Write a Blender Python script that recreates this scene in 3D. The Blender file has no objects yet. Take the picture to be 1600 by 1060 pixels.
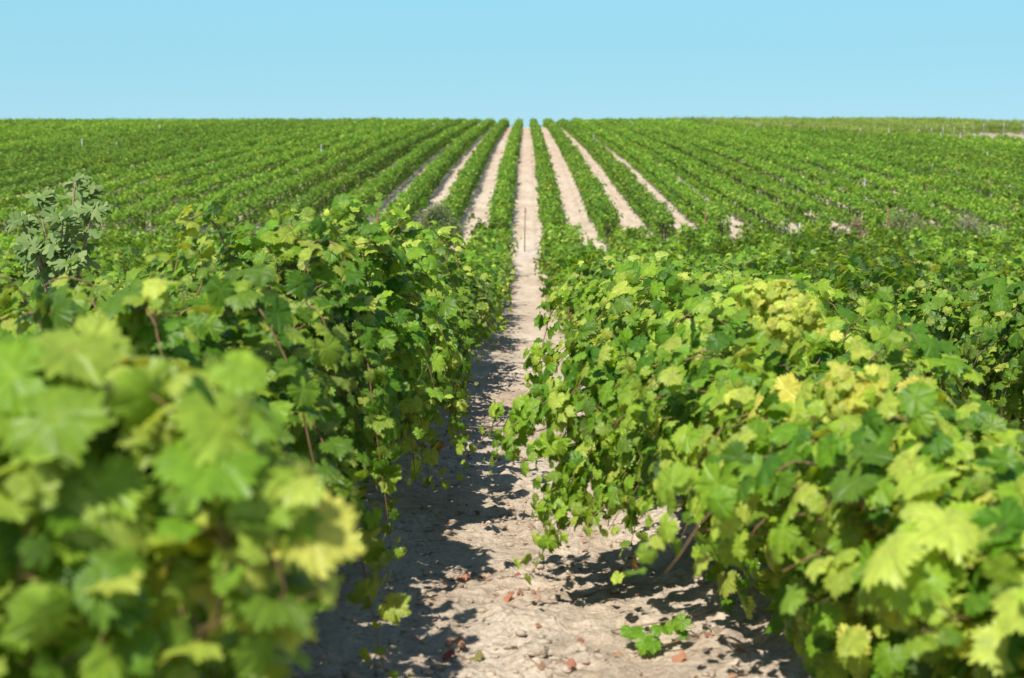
import bpy, math
import numpy as np
from mathutils import Vector

S = bpy.context.scene
COL = S.collection
R = np.random.default_rng(7)

# ------------------------------------------------------------------ camera, sky, sun, exposure
EYE = 1.6
cam_d = bpy.data.cameras.new('camera')
cam = bpy.data.objects.new('camera', cam_d)
COL.objects.link(cam)
cam.location = (0, 0, EYE)
cam.rotation_euler = (math.radians(90 - 5.91), 0, math.radians(0.57))
cam_d.lens = 50
cam_d.sensor_width = 36
cam_d.clip_start = 0.05
cam_d.clip_end = 5000
cam_d.dof.use_dof = True
cam_d.dof.focus_distance = 10.0
cam_d.dof.aperture_fstop = 2.9
S.camera = cam

SUN_TO = Vector((-0.33, -0.66, 1.0)).normalized()
SUN_EL = math.asin(SUN_TO.z)
SUN_AZ = math.atan2(SUN_TO.x, SUN_TO.y)
world = bpy.data.worlds.new('World')
S.world = world
world.use_nodes = True
wn = world.node_tree
wn.nodes.clear()
w_out = wn.nodes.new('ShaderNodeOutputWorld')
w_bg = wn.nodes.new('ShaderNodeBackground')
w_sky = wn.nodes.new('ShaderNodeTexSky')
w_sky.sky_type = 'NISHITA'
w_sky.sun_disc = False
w_sky.sun_elevation = SUN_EL
w_sky.sun_rotation = SUN_AZ
w_sky.altitude = 2000
w_sky.air_density = 1.0
w_sky.dust_density = 0.0
w_sky.ozone_density = 3.0
# pale turquoise air low over the horizon, plain Nishita sky higher up
w_tc = wn.nodes.new('ShaderNodeTexCoord')
w_sep = wn.nodes.new('ShaderNodeSeparateXYZ')
wn.links.new(w_tc.outputs['Generated'], w_sep.inputs[0])
w_low = wn.nodes.new('ShaderNodeMapRange')
w_low.inputs[1].default_value = 0.0; w_low.inputs[2].default_value = 0.14
wn.links.new(w_sep.outputs[2], w_low.inputs[0])
w_air = wn.nodes.new('ShaderNodeMix'); w_air.data_type = 'RGBA'
w_air.inputs[6].default_value = (2.20, 3.72, 4.55, 1); w_air.inputs[7].default_value = (1.66, 4.10, 4.78, 1)
wn.links.new(w_low.outputs[0], w_air.inputs[0])
w_fac = wn.nodes.new('ShaderNodeMapRange')
w_fac.inputs[1].default_value = 0.10; w_fac.inputs[2].default_value = 0.45
w_fac.inputs[3].default_value = 0.85; w_fac.inputs[4].default_value = 0.0
wn.links.new(w_sep.outputs[2], w_fac.inputs[0])
w_tint = wn.nodes.new('ShaderNodeMix')
w_tint.data_type = 'RGBA'
wn.links.new(w_fac.outputs[0], w_tint.inputs[0])
wn.links.new(w_sky.outputs[0], w_tint.inputs[6])
wn.links.new(w_air.outputs[2], w_tint.inputs[7])
wn.links.new(w_tint.outputs[2], w_bg.inputs[0])
wn.links.new(w_bg.outputs[0], w_out.inputs[0])
w_bg.inputs[1].default_value = 0.125

sun_d = bpy.data.lights.new('sun', 'SUN')
sun_d.energy = 4.6
sun_d.angle = math.radians(0.5)
sun_d.color = (1.0, 0.945, 0.86)
sun = bpy.data.objects.new('sun', sun_d)
COL.objects.link(sun)
sun.location = (-20, -30, 50)
sun.rotation_euler = SUN_TO.to_track_quat('Z', 'Y').to_euler()

S.view_settings.view_transform = 'Standard'
S.view_settings.look = 'None'
S.view_settings.exposure = 0.45
S.view_settings.gamma = 1
S.view_settings.use_curve_mapping = False
S.cycles.max_bounces = 6
S.cycles.diffuse_bounces = 3
S.cycles.transmission_bounces = 4
S.cycles.transparent_max_bounces = 4
S.cycles.sample_clamp_indirect = 4

# ------------------------------------------------------------------ helpers
def vnoise(x, y, seed=0):
    x = np.asarray(x, float); y = np.asarray(y, float)
    xi = np.floor(x).astype(np.int64); yi = np.floor(y).astype(np.int64)
    fx = x - xi; fy = y - yi
    fx = fx * fx * (3 - 2 * fx); fy = fy * fy * (3 - 2 * fy)
    def h(a, b):
        n = (a * 374761393 + b * 668265263 + seed * 1442695041) & 0x7fffffff
        n = ((n ^ (n >> 13)) * 1274126177) & 0x7fffffff
        return ((n ^ (n >> 16)) & 0xffff) / 65535.0
    a = h(xi, yi); b = h(xi + 1, yi); c = h(xi, yi + 1); d = h(xi + 1, yi + 1)
    return (a + (b - a) * fx) * (1 - fy) + (c + (d - c) * fx) * fy

def fbm(x, y, octv=4, seed=0):
    s = 0; a = 0.5; t = 0
    for k in range(octv):
        s = s + a * vnoise(x * 2 ** k + 13.7 * k, y * 2 ** k + 5.1 * k, seed + k); t += a; a *= 0.5
    return s / t

PY = np.array([-60, 0, 7, 12, 18, 28, 38, 50, 60, 66, 73, 111, 160, 205, 242, 262, 300, 400, 900, 2500], float)
PZ = np.array([0.9, -1.55, -1.85, -2.1, -2.4, -2.75, -2.95, -2.85, -2.35, -1.84, -1.28, 1.95, 5.55, 8.55, 10.8, 11.5, 11.8, 9, -10, -60], float) + EYE
_dd = np.diff(PZ) / np.diff(PY)
PM = np.concatenate([[_dd[0]], np.where(_dd[:-1] * _dd[1:] > 0, 2 * _dd[:-1] * _dd[1:] / (_dd[:-1] + _dd[1:] + 1e-12), 0), [_dd[-1]]])
def gz(x, y):
    """terrain height"""
    x = np.asarray(x, float); y = np.asarray(y, float)
    i = np.clip(np.searchsorted(PY, y) - 1, 0, len(PY) - 2)
    h = PY[i + 1] - PY[i]; t = np.clip((y - PY[i]) / h, 0, 1)
    z = ((1 + 2 * t) * (1 - t) ** 2 * PZ[i] + t * (1 - t) ** 2 * h * PM[i] + t * t * (3 - 2 * t) * PZ[i + 1] + t * t * (t - 1) * h * PM[i + 1])
    z = z + 0.15 * (vnoise(x / 37.0 + 9, y / 45.0, 3) - 0.5) * np.clip((np.abs(x) - 8) / 25, 0, 1)
    return z

def g1(x, y): return float(gz(x, y))

def mesh_obj(name, V, F, mat, parent=None, attrs=None, smooth=False, loc=None):
    """V (n,3); F (m,3) or (m,4) int array, or a list of such arrays"""
    Fs = F if isinstance(F, list) else [F]
    Fs = [np.asarray(f) for f in Fs if len(f)]
    V = np.asarray(V, np.float32)
    me = bpy.data.meshes.new(name)
    me.vertices.add(len(V)); me.vertices.foreach_set('co', V.ravel())
    nl = sum(f.size for f in Fs); nf = sum(len(f) for f in Fs)
    me.loops.add(nl); me.polygons.add(nf)
    me.loops.foreach_set('vertex_index', np.concatenate([f.ravel() for f in Fs]).astype(np.int32))
    st = []; o = 0
    for f in Fs:
        st.append(o + np.arange(len(f)) * f.shape[1]); o += f.size
    me.polygons.foreach_set('loop_start', np.concatenate(st).astype(np.int32))
    if smooth: me.polygons.foreach_set('use_smooth', np.ones(nf, bool))
    for k, a in (attrs or {}).items():
        a = np.asarray(a, np.float32)
        if a.ndim == 2:
            at = me.attributes.new(k, 'FLOAT_COLOR', 'POINT')
            at.data.foreach_set('color', np.concatenate([a, np.ones((len(a), 1), np.float32)], 1).ravel())
        else:
            at = me.attributes.new(k, 'FLOAT', 'POINT'); at.data.foreach_set('value', a)
    me.update(calc_edges=True); me.validate()
    me.materials.append(mat)
    o = bpy.data.objects.new(name, me); COL.objects.link(o)
    if parent: o.parent = parent
    if loc is not None: o.location = loc
    return o

def tag(o, label=None, cat=None, group=None, kind=None):
    if label: o['label'] = label
    if cat: o['category'] = cat
    if group: o['group'] = group
    if kind: o['kind'] = kind
    return o

def empty(name, loc):
    o = bpy.data.objects.new(name, None); COL.objects.link(o); o.location = loc; o.empty_display_size = 0.2
    return o

class Geo:
    def __init__(s): s.V = []; s.F = []; s.n = 0
    def add(s, V, F):
        s.V.append(np.asarray(V, float)); s.F.append(np.asarray(F) + s.n); s.n += len(V)
    def tube(s, P, rad, k=5):
        P = np.asarray(P, float); n = len(P)
        rad = np.broadcast_to(np.asarray(rad, float), (n,))
        T = np.gradient(P, axis=0); T /= np.linalg.norm(T, axis=1)[:, None] + 1e-9
        ref = np.where(np.abs(T[:, 2:3]) < 0.9, np.array([[0, 0, 1.0]]), np.array([[1.0, 0, 0]]))
        if np.abs(T[:, 2]).max() > 0.9: ref = np.broadcast_to(np.array([[0.3, 0.95, 0.05]]), T.shape)
        A = np.cross(T, ref); A /= np.linalg.norm(A, axis=1)[:, None] + 1e-9
        B = np.cross(T, A)
        th = np.arange(k) * 2 * math.pi / k
        V = P[:, None] + rad[:, None, None] * (np.cos(th)[None, :, None] * A[:, None] + np.sin(th)[None, :, None] * B[:, None])
        V = V.reshape(-1, 3)
        F = []
        for i in range(n - 1):
            for j in range(k):
                a = i * k + j; b = i * k + (j + 1) % k
                F.append((a, b, b + k, a + k))
        # caps (fan of degenerate-free quads for k=4.., else leave tiny open end closed by an apex)
        V = np.concatenate([V, P[:1], P[-1:]])
        c0, c1 = n * k, n * k + 1
        for j in range(k):
            s.add_tri = None
            F.append((c0, (j + 1) % k, j, j))
            F.append((c1, (n - 1) * k + j, (n - 1) * k + (j + 1) % k, (n - 1) * k + (j + 1) % k))
        F = np.array(F)
        s.add(V, F)
    def arrays(s):
        F = np.concatenate(s.F)
        V = np.concatenate(s.V)
        tri = F[:, 2] == F[:, 3]
        return V, [F[~tri], F[tri][:, :3]]
    def build(s, name, mat, parent=None, smooth=True, loc=None):
        V, F = s.arrays()
        if loc is not None: V = V - np.asarray(loc)
        return mesh_obj(name, V, F, mat, parent, smooth=smooth, loc=loc)

# ------------------------------------------------------------------ materials
def newmat(name):
    m = bpy.data.materials.new(name); m.use_nodes = True
    nt = m.node_tree; nt.nodes.clear()
    return m, nt

def N(nt, t, **kw):
    n = nt.nodes.new(t)
    for k, v in kw.items():
        if k.startswith('i_'): n.inputs[int(k[2:])].default_value = v
        else: setattr(n, k, v)
    return n

def mix(nt, fac, a, b, mode='MIX'):
    n = N(nt, 'ShaderNodeMix', data_type='RGBA', blend_type=mode)
    for idx, v in ((0, fac), (6, a), (7, b)):
        if isinstance(v, bpy.types.NodeSocket): nt.links.new(v, n.inputs[idx])
        elif idx == 0: n.inputs[0].default_value = v
        else: n.inputs[idx].default_value = (*v, 1)
    return n.outputs[2]

def math_(nt, op, a, b=0.0, c=None):
    n = N(nt, 'ShaderNodeMath', operation=op)
    for i, v in enumerate((a, b, c)):
        if v is None: continue
        if isinstance(v, bpy.types.NodeSocket): nt.links.new(v, n.inputs[i])
        else: n.inputs[i].default_value = v
    return n.outputs[0]

def ramp(nt, fac, stops):
    n = N(nt, 'ShaderNodeValToRGB')
    cr = n.color_ramp
    while len(cr.elements) < len(stops): cr.elements.new(0.5)
    for e, (p, c) in zip(cr.elements, stops):
        e.position = p; e.color = (*c, 1) if len(c) == 3 else c
    nt.links.new(fac, n.inputs[0])
    return n.outputs[0]

def noise(nt, vec, scale, detail=3, rough=0.55, dim='3D'):
    n = N(nt, 'ShaderNodeTexNoise', noise_dimensions=dim)
    n.inputs['Scale'].default_value = scale; n.inputs['Detail'].default_value = detail; n.inputs['Roughness'].default_value = rough
    if vec is not None: nt.links.new(vec, n.inputs['Vector'])
    return n.outputs[0]

def leaf_material(name, trans=0.34, veins=True, gain=(1, 1, 1), rough=0.42, patch=True, spec=0.5):
    m, nt = newmat(name)
    out = N(nt, 'ShaderNodeOutputMaterial')
    at = N(nt, 'ShaderNodeAttribute', attribute_name='col')
    geo = N(nt, 'ShaderNodeNewGeometry')
    oi = N(nt, 'ShaderNodeObjectInfo')
    c = mix(nt, 1.0, at.outputs[0], gain, 'MULTIPLY')
    if patch:   # whole stretches of a row are yellower or darker than others
        pn = noise(nt, geo.outputs['Position'], 0.16, 2, 0.6)
        f = math_(nt, 'MULTIPLY', math_(nt, 'SUBTRACT', pn, 0.45), 2.6)
        n_ = N(nt, 'ShaderNodeClamp'); nt.links.new(f, n_.inputs[0])
        c = mix(nt, math_(nt, 'MULTIPLY', n_.outputs[0], 0.7), c, mix(nt, 1.0, c, (1.55, 1.22, 0.9), 'MULTIPLY'))
        rn = math_(nt, 'MULTIPLY_ADD', oi.outputs['Random'], 0.4, 0.78)
        cm = N(nt, 'ShaderNodeCombineColor'); 
        for k in range(3): nt.links.new(rn, cm.inputs[k])
        c = mix(nt, 1.0, c, cm.outputs[0], 'MULTIPLY')
    if veins:
        va = N(nt, 'ShaderNodeAttribute', attribute_name='vein')
        vp = math_(nt, 'POWER', va.outputs[2], 9.0)
        c = mix(nt, math_(nt, 'MULTIPLY', vp, 0.55), c, mix(nt, 1.0, c, (1.9, 1.5, 1.7), 'MULTIPLY'))
        mn = noise(nt, geo.outputs['Position'], 38, 3, 0.6)
        sp = ramp(nt, noise(nt, geo.outputs['Position'], 85, 2, 0.5), [(0.68, (0, 0, 0)), (0.74, (1, 1, 1))])
        sl = ramp(nt, noise(nt, geo.outputs['Position'], 5.0, 2, 0.5), [(0.5, (0, 0, 0)), (0.62, (1, 1, 1))])
        c = mix(nt, math_(nt, 'MULTIPLY', math_(nt, 'MULTIPLY', sp, sl), 0.8), c, (0.20, 0.12, 0.05))
        c = mix(nt, 1.0, c, ramp(nt, mn, [(0.3, (0.78, 0.8, 0.8)), (0.7, (1.2, 1.16, 1.15))]), 'MULTIPLY')
    back = mix(nt, 0.55, c, (0.16, 0.22, 0.12))
    cc = mix(nt, geo.outputs['Backfacing'], c, back)
    bs = N(nt, 'ShaderNodeBsdfPrincipled')
    nt.links.new(cc, bs.inputs['Base Color'])
    bs.inputs['Roughness'].default_value = rough
    bs.inputs['Specular IOR Level'].default_value = spec
    tr = N(nt, 'ShaderNodeBsdfTranslucent')
    nt.links.new(mix(nt, 1.0, c, (1.9, 1.55, 0.55), 'MULTIPLY'), tr.inputs[0])
    ms = N(nt, 'ShaderNodeMixShader'); ms.inputs[0].default_value = trans
    nt.links.new(bs.outputs[0], ms.inputs[1]); nt.links.new(tr.outputs[0], ms.inputs[2])
    if veins:
        bp = N(nt, 'ShaderNodeBump'); bp.inputs['Strength'].default_value = 0.5; bp.inputs['Distance'].default_value = 0.004
        nt.links.new(math_(nt, 'SUBTRACT', noise(nt, geo.outputs['Position'], 55, 2), math_(nt, 'POWER', va.outputs[2], 6.0)), bp.inputs['Height'])
        nt.links.new(bp.outputs[0], bs.inputs['Normal'])
    nt.links.new(ms.outputs[0], out.inputs[0])
    return m

def plain_material(name, c1, c2, scale=20, rough=0.8, metal=0.0, bump=0.4, stretch=None):
    m, nt = newmat(name)
    out = N(nt, 'ShaderNodeOutputMaterial')
    geo = N(nt, 'ShaderNodeNewGeometry')
    vec = geo.outputs['Position']
    if stretch:
        mp = N(nt, 'ShaderNodeMapping'); mp.inputs['Scale'].default_value = stretch
        nt.links.new(vec, mp.inputs[0]); vec = mp.outputs[0]
    nz = noise(nt, vec, scale, 4, 0.6)
    bs = N(nt, 'ShaderNodeBsdfPrincipled')
    nt.links.new(ramp(nt, nz, [(0.3, c1), (0.7, c2)]), bs.inputs['Base Color'])
    bs.inputs['Roughness'].default_value = rough; bs.inputs['Metallic'].default_value = metal
    bp = N(nt, 'ShaderNodeBump'); bp.inputs['Strength'].default_value = bump; bp.inputs['Distance'].default_value = 0.01
    nt.links.new(nz, bp.inputs['Height']); nt.links.new(bp.outputs[0], bs.inputs['Normal'])
    nt.links.new(bs.outputs[0], out.inputs[0])
    return m

M_LEAF = leaf_material('vine_leaf', trans=0.37, spec=0.30)
M_LEAF_FAR = leaf_material('vine_leaf_distant', trans=0.28, veins=False, rough=0.6, spec=0.3, gain=(0.94, 0.95, 0.95))
M_PLAIN_LEAF = leaf_material('plain_leaf', trans=0.22, veins=False, patch=False, rough=0.6, spec=0.3)
M_BARK = plain_material('vine_bark', (0.035, 0.024, 0.017), (0.11, 0.08, 0.055), 30, 0.95, bump=1.0, stretch=(1, 1, 0.2))
M_CANE = plain_material('vine_cane', (0.13, 0.10, 0.035), (0.28, 0.14, 0.07), 6, 0.7, bump=0.2)
M_DRY = plain_material('dry_twig', (0.20, 0.14, 0.09), (0.42, 0.33, 0.23), 30, 0.9)
M_RUST = plain_material('rusty_iron', (0.12, 0.06, 0.035), (0.26, 0.13, 0.07), 40, 0.85, bump=0.6)
M_ZINC = plain_material('galvanised_steel', (0.35, 0.37, 0.38), (0.55, 0.57, 0.58), 25, 0.55, metal=0.3, bump=0.1)
M_WHITE = plain_material('white_plastic', (0.62, 0.62, 0.60), (0.8, 0.8, 0.78), 12, 0.5, bump=0.05)

def soil_material():
    m, nt = newmat('chalk_soil')
    out = N(nt, 'ShaderNodeOutputMaterial')
    geo = N(nt, 'ShaderNodeNewGeometry'); P = geo.outputs['Position']
    big = noise(nt, P, 0.35, 3, 0.6)
    mid = noise(nt, P, 3.5, 5, 0.65)
    fine = noise(nt, P, 60, 4, 0.7)
    c = ramp(nt, big, [(0.3, (0.56, 0.455, 0.34)), (0.7, (0.65, 0.56, 0.445))])
    c = mix(nt, 1.0, c, ramp(nt, mid, [(0.28, (0.80, 0.77, 0.74)), (0.5, (1, 1, 1)), (0.75, (1.12, 1.12, 1.12))]), 'MULTIPLY')
    c = mix(nt, 1.0, c, ramp(nt, fine, [(0.3, (0.72, 0.70, 0.68)), (0.5, (1, 1, 1)), (0.72, (1.2, 1.2, 1.2))]), 'MULTIPLY')
    # dry straw and rotted leaf crumbs, drawn out across the lane
    mp = N(nt, 'ShaderNodeMapping'); mp.inputs['Scale'].default_value = (0.55, 1.6, 1)
    nt.links.new(P, mp.inputs[0])
    deb = noise(nt, mp.outputs[0], 9, 5, 0.75)
    patch = noise(nt, mp.outputs[0], 0.9, 3, 0.6)
    f = math_(nt, 'MULTIPLY', ramp(nt, deb, [(0.50, (0, 0, 0)), (0.60, (1, 1, 1))]), ramp(nt, patch, [(0.42, (0.05, 0.05, 0.05)), (0.66, (1, 1, 1))]))
    c = mix(nt, math_(nt, 'MULTIPLY', f, 0.55), c, (0.27, 0.155, 0.10))
    # redder lane stretches far up the slope
    red = noise(nt, P, 0.09, 2, 0.5)
    sep = N(nt, 'ShaderNodeSeparateXYZ'); nt.links.new(P, sep.inputs[0])
    far = N(nt, 'ShaderNodeMapRange'); nt.links.new(sep.outputs[1], far.inputs[0])
    far.inputs[1].default_value = 70; far.inputs[2].default_value = 200
    # two wheel tracks along every lane
    lane = math_(nt, 'PINGPONG', math_(nt, 'ADD', sep.outputs[0], math_(nt, 'MULTIPLY', math_(nt, 'SUBTRACT', mid, 0.5), 0.12)), 1.2)
    tr_ = math_(nt, 'SUBTRACT', 1.0, math_(nt, 'MULTIPLY', math_(nt, 'ABSOLUTE', math_(nt, 'SUBTRACT', lane, 0.42)), 7.0))
    cl_ = N(nt, 'ShaderNodeClamp'); nt.links.new(tr_, cl_.inputs[0])
    stn = N(nt, 'ShaderNodeMapping'); stn.inputs['Scale'].default_value = (2.2, 0.35, 1); nt.links.new(P, stn.inputs[0])
    streak = noise(nt, stn.outputs[0], 1.0, 4, 0.7)
    c = mix(nt, math_(nt, 'MULTIPLY', cl_.outputs[0], 0.30), c, (0.40, 0.30, 0.21))
    c = mix(nt, 1.0, c, ramp(nt, streak, [(0.3, (0.82, 0.78, 0.74)), (0.62, (1.06, 1.06, 1.06))]), 'MULTIPLY')
    lim = N(nt, 'ShaderNodeMapRange'); nt.links.new(math_(nt, 'ABSOLUTE', sep.outputs[0]), lim.inputs[0]); lim.inputs[1].default_value = 25; lim.inputs[2].default_value = 32; lim.inputs[3].default_value = 1; lim.inputs[4].default_value = 0
    fr = math_(nt, 'MULTIPLY', ramp(nt, red, [(0.4, (0, 0, 0)), (0.62, (1, 1, 1))]), math_(nt, 'MULTIPLY', far.outputs[0], lim.outputs[0]))
    c = mix(nt, math_(nt, 'MULTIPLY', fr, 0.5), c, (0.42, 0.24, 0.15))
    bs = N(nt, 'ShaderNodeBsdfPrincipled')
    nt.links.new(c, bs.inputs['Base Color']); bs.inputs['Roughness'].default_value = 0.95
    bs.inputs['Specular IOR Level'].default_value = 0.15
    vor = N(nt, 'ShaderNodeTexVoronoi'); vor.inputs['Scale'].default_value = 26; nt.links.new(P, vor.inputs['Vector'])
    h = math_(nt, 'ADD', math_(nt, 'MULTIPLY', noise(nt, P, 22, 6, 0.75), 1.0), math_(nt, 'MULTIPLY', vor.outputs[0], 0.35))
    bp = N(nt, 'ShaderNodeBump'); bp.inputs['Strength'].default_value = 0.9; bp.inputs['Distance'].default_value = 0.03
    nt.links.new(h, bp.inputs['Height']); nt.links.new(bp.outputs[0], bs.inputs['Normal'])
    nt.links.new(bs.outputs[0], out.inputs[0])
    return m
M_SOIL = soil_material()

# ------------------------------------------------------------------ the ground: one sheet to the horizon
def spaced(points):
    out = [points[0][0]]
    for (a, st), (b, _) in zip(points[:-1], points[1:]):
        n = max(1, int(round((b - a) / st)))
        out += list(np.linspace(a, b, n + 1)[1:])
    return np.array(out)
gx = spaced([(-1500, 300), (-300, 20), (-100, 6), (-20, 1.0), (-4, 0.12), (-1.7, 0.018), (1.9, 0.12), (4, 1.0), (20, 6), (100, 20), (300, 300), (1500, 1)])
gy = spaced([(-60, 6), (-6, 0.5), (4.5, 0.018), (10, 0.035), (16, 0.08), (30, 0.3), (75, 1.0), (290, 12), (600, 100), (2400, 1)])
GX, GY = np.meshgrid(gx, gy)
def micro(x, y):
    near = np.clip((40 - y) / 20, 0, 1) * np.clip((6 - np.abs(x)) / 3, 0, 1)
    rb = np.exp(-((np.abs(x) - 1.15) / 0.5) ** 2)
    ridge = 0.07 * rb + rb * np.clip(fbm(x * 7, y * 7, 3, 61) - 0.45, 0, 1) * 0.22
    a = (fbm(x * 2.2, y * 2.2, 4, 11) - 0.5) * 0.065
    cl = np.clip(fbm(x * 9, y * 9, 3, 21) - 0.42, 0, 1) * 0.11 * np.clip(vnoise(x * 1.1, y * 1.1, 31) * 1.8 - 0.35, 0.25, 1)
    fi = (fbm(x * 30, y * 30, 2, 41) - 0.5) * 0.022
    return near * (ridge + a + cl + fi) - 0.03 * near
GZ = gz(GX, GY) + micro(GX, GY)
ny, nx = GX.shape
idx = np.arange(nx * ny).reshape(ny, nx)
Fg = np.stack([idx[:-1, :-1], idx[:-1, 1:], idx[1:, 1:], idx[1:, :-1]], -1).reshape(-1, 4)
ground = mesh_obj('ground', np.stack([GX, GY, GZ], -1).reshape(-1, 3), Fg, M_SOIL, smooth=True)
tag(ground, 'pale chalky soil of the vineyard slope', 'ground', kind='structure')

# ------------------------------------------------------------------ leaves
def leaf_template(lod):
    """vine leaf in the xy plane, petiole at the origin, tip along +y; returns V(n,3), F(m,3), vein(n)"""
    key = [(0, 1.0, 1), (14, 0.86, 0), (28, 0.77, 0), (40, 0.88, 0), (52, 0.95, 1), (66, 0.86, 0), (80, 0.74, 0), (94, 0.81, 0), (108, 0.84, 1), (126, 0.76, 0), (144, 0.72, 0.6), (162, 0.58, 0), (180, 0.15, 0)]
    if lod == 2: key = [(0, 1.0, 1), (27, 0.76, 0), (52, 0.95, 1), (82, 0.72, 0), (112, 0.84, 1), (150, 0.68, 0), (180, 0.15, 0)]
    pts = [(a, r, v) for a, r, v in key] + [(360 - a, r, v) for a, r, v in reversed(key[1:-1])]
    if lod == 0:   # serration: a tooth between each pair
        q = []
        for i in range(len(pts)):
            a0, r0, v0 = pts[i]; a1, r1, v1 = pts[(i + 1) % len(pts)]
            if i == len(pts) - 1: a1 = 360
            q.append((a0, r0, v0))
            if 12 < a0 < 348 or True:
                q.append((a0 + (a1 - a0) * 0.42, (r0 * 0.58 + r1 * 0.42) * 0.89, (v0 * .58 + v1 * .42) * 0.6))
                q.append((a0 + (a1 - a0) * 0.62, (r0 * 0.38 + r1 * 0.62) * 1.07, (v0 * .38 + v1 * .62) * 0.7))
        pts = q
    a = np.radians([p[0] for p in pts]); r = np.array([p[1] for p in pts]); v = np.array([p[2] for p in pts], float)
    n = len(pts)
    wob = 1 + 0.0 * a
    out = np.stack([np.sin(a) * r * 0.98, np.cos(a) * r * wob, 0.10 * (v - 0.5) * r * -1], 1)
    if lod == 2:
        V = np.concatenate([[[0, 0, 0.0]], out]); vein = np.concatenate([[1], v])
        F = [(0, 1 + (i + 1) % n, 1 + i) for i in range(n)]
        return V, np.array(F)[:, ::-1], vein
    inner = out * 0.55; inner[:, 2] = out[:, 2] * 0.6 + 0.02
    V = np.concatenate([[[0, 0, 0.0]], inner, out]); vein = np.concatenate([[1], v, v])
    F = []
    for i in range(n):
        j = (i + 1) % n
        F += [(0, 1 + j, 1 + i), (1 + i, 1 + j, 1 + n + j), (1 + i, 1 + n + j, 1 + n + i)]
    F = np.array(F); F = F[:, ::-1]
    F = np.where(True, F, F)
    return V, F, vein
TPL = [leaf_template(0), leaf_template(1), leaf_template(2)]
# far leaves: a folded kite of two triangles
TPL.append((np.array([[0, -0.15, 0], [0.78, 0.35, -0.16], [0, 1.0, -0.05], [-0.78, 0.35, -0.16]]), np.array([[0, 1, 2], [0, 2, 3]]), np.array([1, 0, 1, 0.])))

def orient(t):
    V, F, ve = t
    a, b, c = V[F[:, 0]], V[F[:, 1]], V[F[:, 2]]
    nz = np.cross(b - a, c - a)[:, 2]
    F = F.copy(); F[nz < 0] = F[nz < 0][:, ::-1]
    return V, F, ve
TPL = [orient(t) for t in TPL]

def unit(a): return a / (np.linalg.norm(a, axis=-1, keepdims=True) + 1e-9)

def scatter_leaves(P, Nn, T, size, cols, lod, rng):
    """world leaves: returns V, F, attrs"""
    V0, F0, ve = TPL[lod]
    n = len(P); m = len(V0)
    Nn = unit(Nn); T = unit(T - Nn * (T * Nn).sum(1, keepdims=True)); X = np.cross(T, Nn)
    k1 = rng.uniform(-0.1, 0.65, (n, 1)); k2 = rng.uniform(-0.15, 0.5, (n, 1)); tw = rng.normal(0, 0.15, (n, 1))
    x = V0[None, :, 0] * rng.uniform(0.88, 1.08, (n, 1)); y = V0[None, :, 1] * np.ones((n, 1))
    z = V0[None, :, 2] - k1 * x * x - k2 * y * y + tw * x * y
    if lod == 0: z = z + 0.05 * np.sin(x * 7 + k1 * 20) * np.cos(y * 6 + k2 * 30)
    W = P[:, None] + size[:, None, None] * (x[..., None] * X[:, None] + y[..., None] * T[:, None] + z[..., None] * Nn[:, None])
    F = (F0[None] + (np.arange(n) * m)[:, None, None]).reshape(-1, 3)
    return W.reshape(-1, 3), F, {'col': np.repeat(cols, m, 0), 'vein': np.tile(ve, n)}

G_DARK = np.array([0.052, 0.148, 0.012]); G_MID = np.array([0.122, 0.275, 0.017]); G_LIGHT = np.array([0.245, 0.40, 0.034])
G_LIME = np.array([0.36, 0.47, 0.075]); G_YEL = np.array([0.54, 0.55, 0.11]); G_RED = np.array([0.22, 0.04, 0.03]); G_BROWN = np.array([0.30, 0.17, 0.09])
def leaf_cols(n, rng, young=None, yellow=None, lime=0.0):
    u = rng.random(n)[:, None] ** 1.1
    c = np.where(u < 0.5, G_DARK + (G_MID - G_DARK) * u * 2, G_MID + (G_LIGHT - G_MID) * (u - 0.5) * 2)
    y = np.zeros(n) if young is None else young
    c = c + (G_LIME - c) * (np.clip(y, 0, 1)[:, None] * rng.uniform(0.2, 0.9, (n, 1)))
    if lime:
        q = (rng.random(n) < lime)[:, None]
        c = np.where(q, G_LIGHT + (G_LIME - G_LIGHT) * rng.random((n, 1)), c)
    r = rng.random(n)
    c = np.where((r < 0.09)[:, None], G_LIME * rng.uniform(0.8, 1.1, (n, 1)), c)
    c = np.where((r > 0.995)[:, None], G_YEL, c)
    c = np.where((r > 0.9985)[:, None], G_BROWN, c)
    if yellow is not None:
        q = rng.random(n) < yellow
        t = rng.random((n, 1))
        c = np.where(q[:, None], G_LIME * 1.15 * (1 - t) + G_YEL * t, c)
    return c * rng.uniform(0.85, 1.15, (n, 1))

def shoot_curve(s, a, b, h, ta, n=26, zmin=0.1, slack=0.0):
    t = np.linspace(0, 1, n)
    c = 2 * h / ta; q = h / ta ** 2
    z = s[2] + c * t - q * t * t
    x = s[0] + a * t ** 0.85; y = s[1] + b * t
    c = np.stack([x, y, z], 1)
    low = np.nonzero(z < zmin)[0]
    if len(low) and low[0] >= 6: c = c[:low[0]]
    elif len(low): c[:, 2] = np.maximum(z, zmin)
    return c

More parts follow.
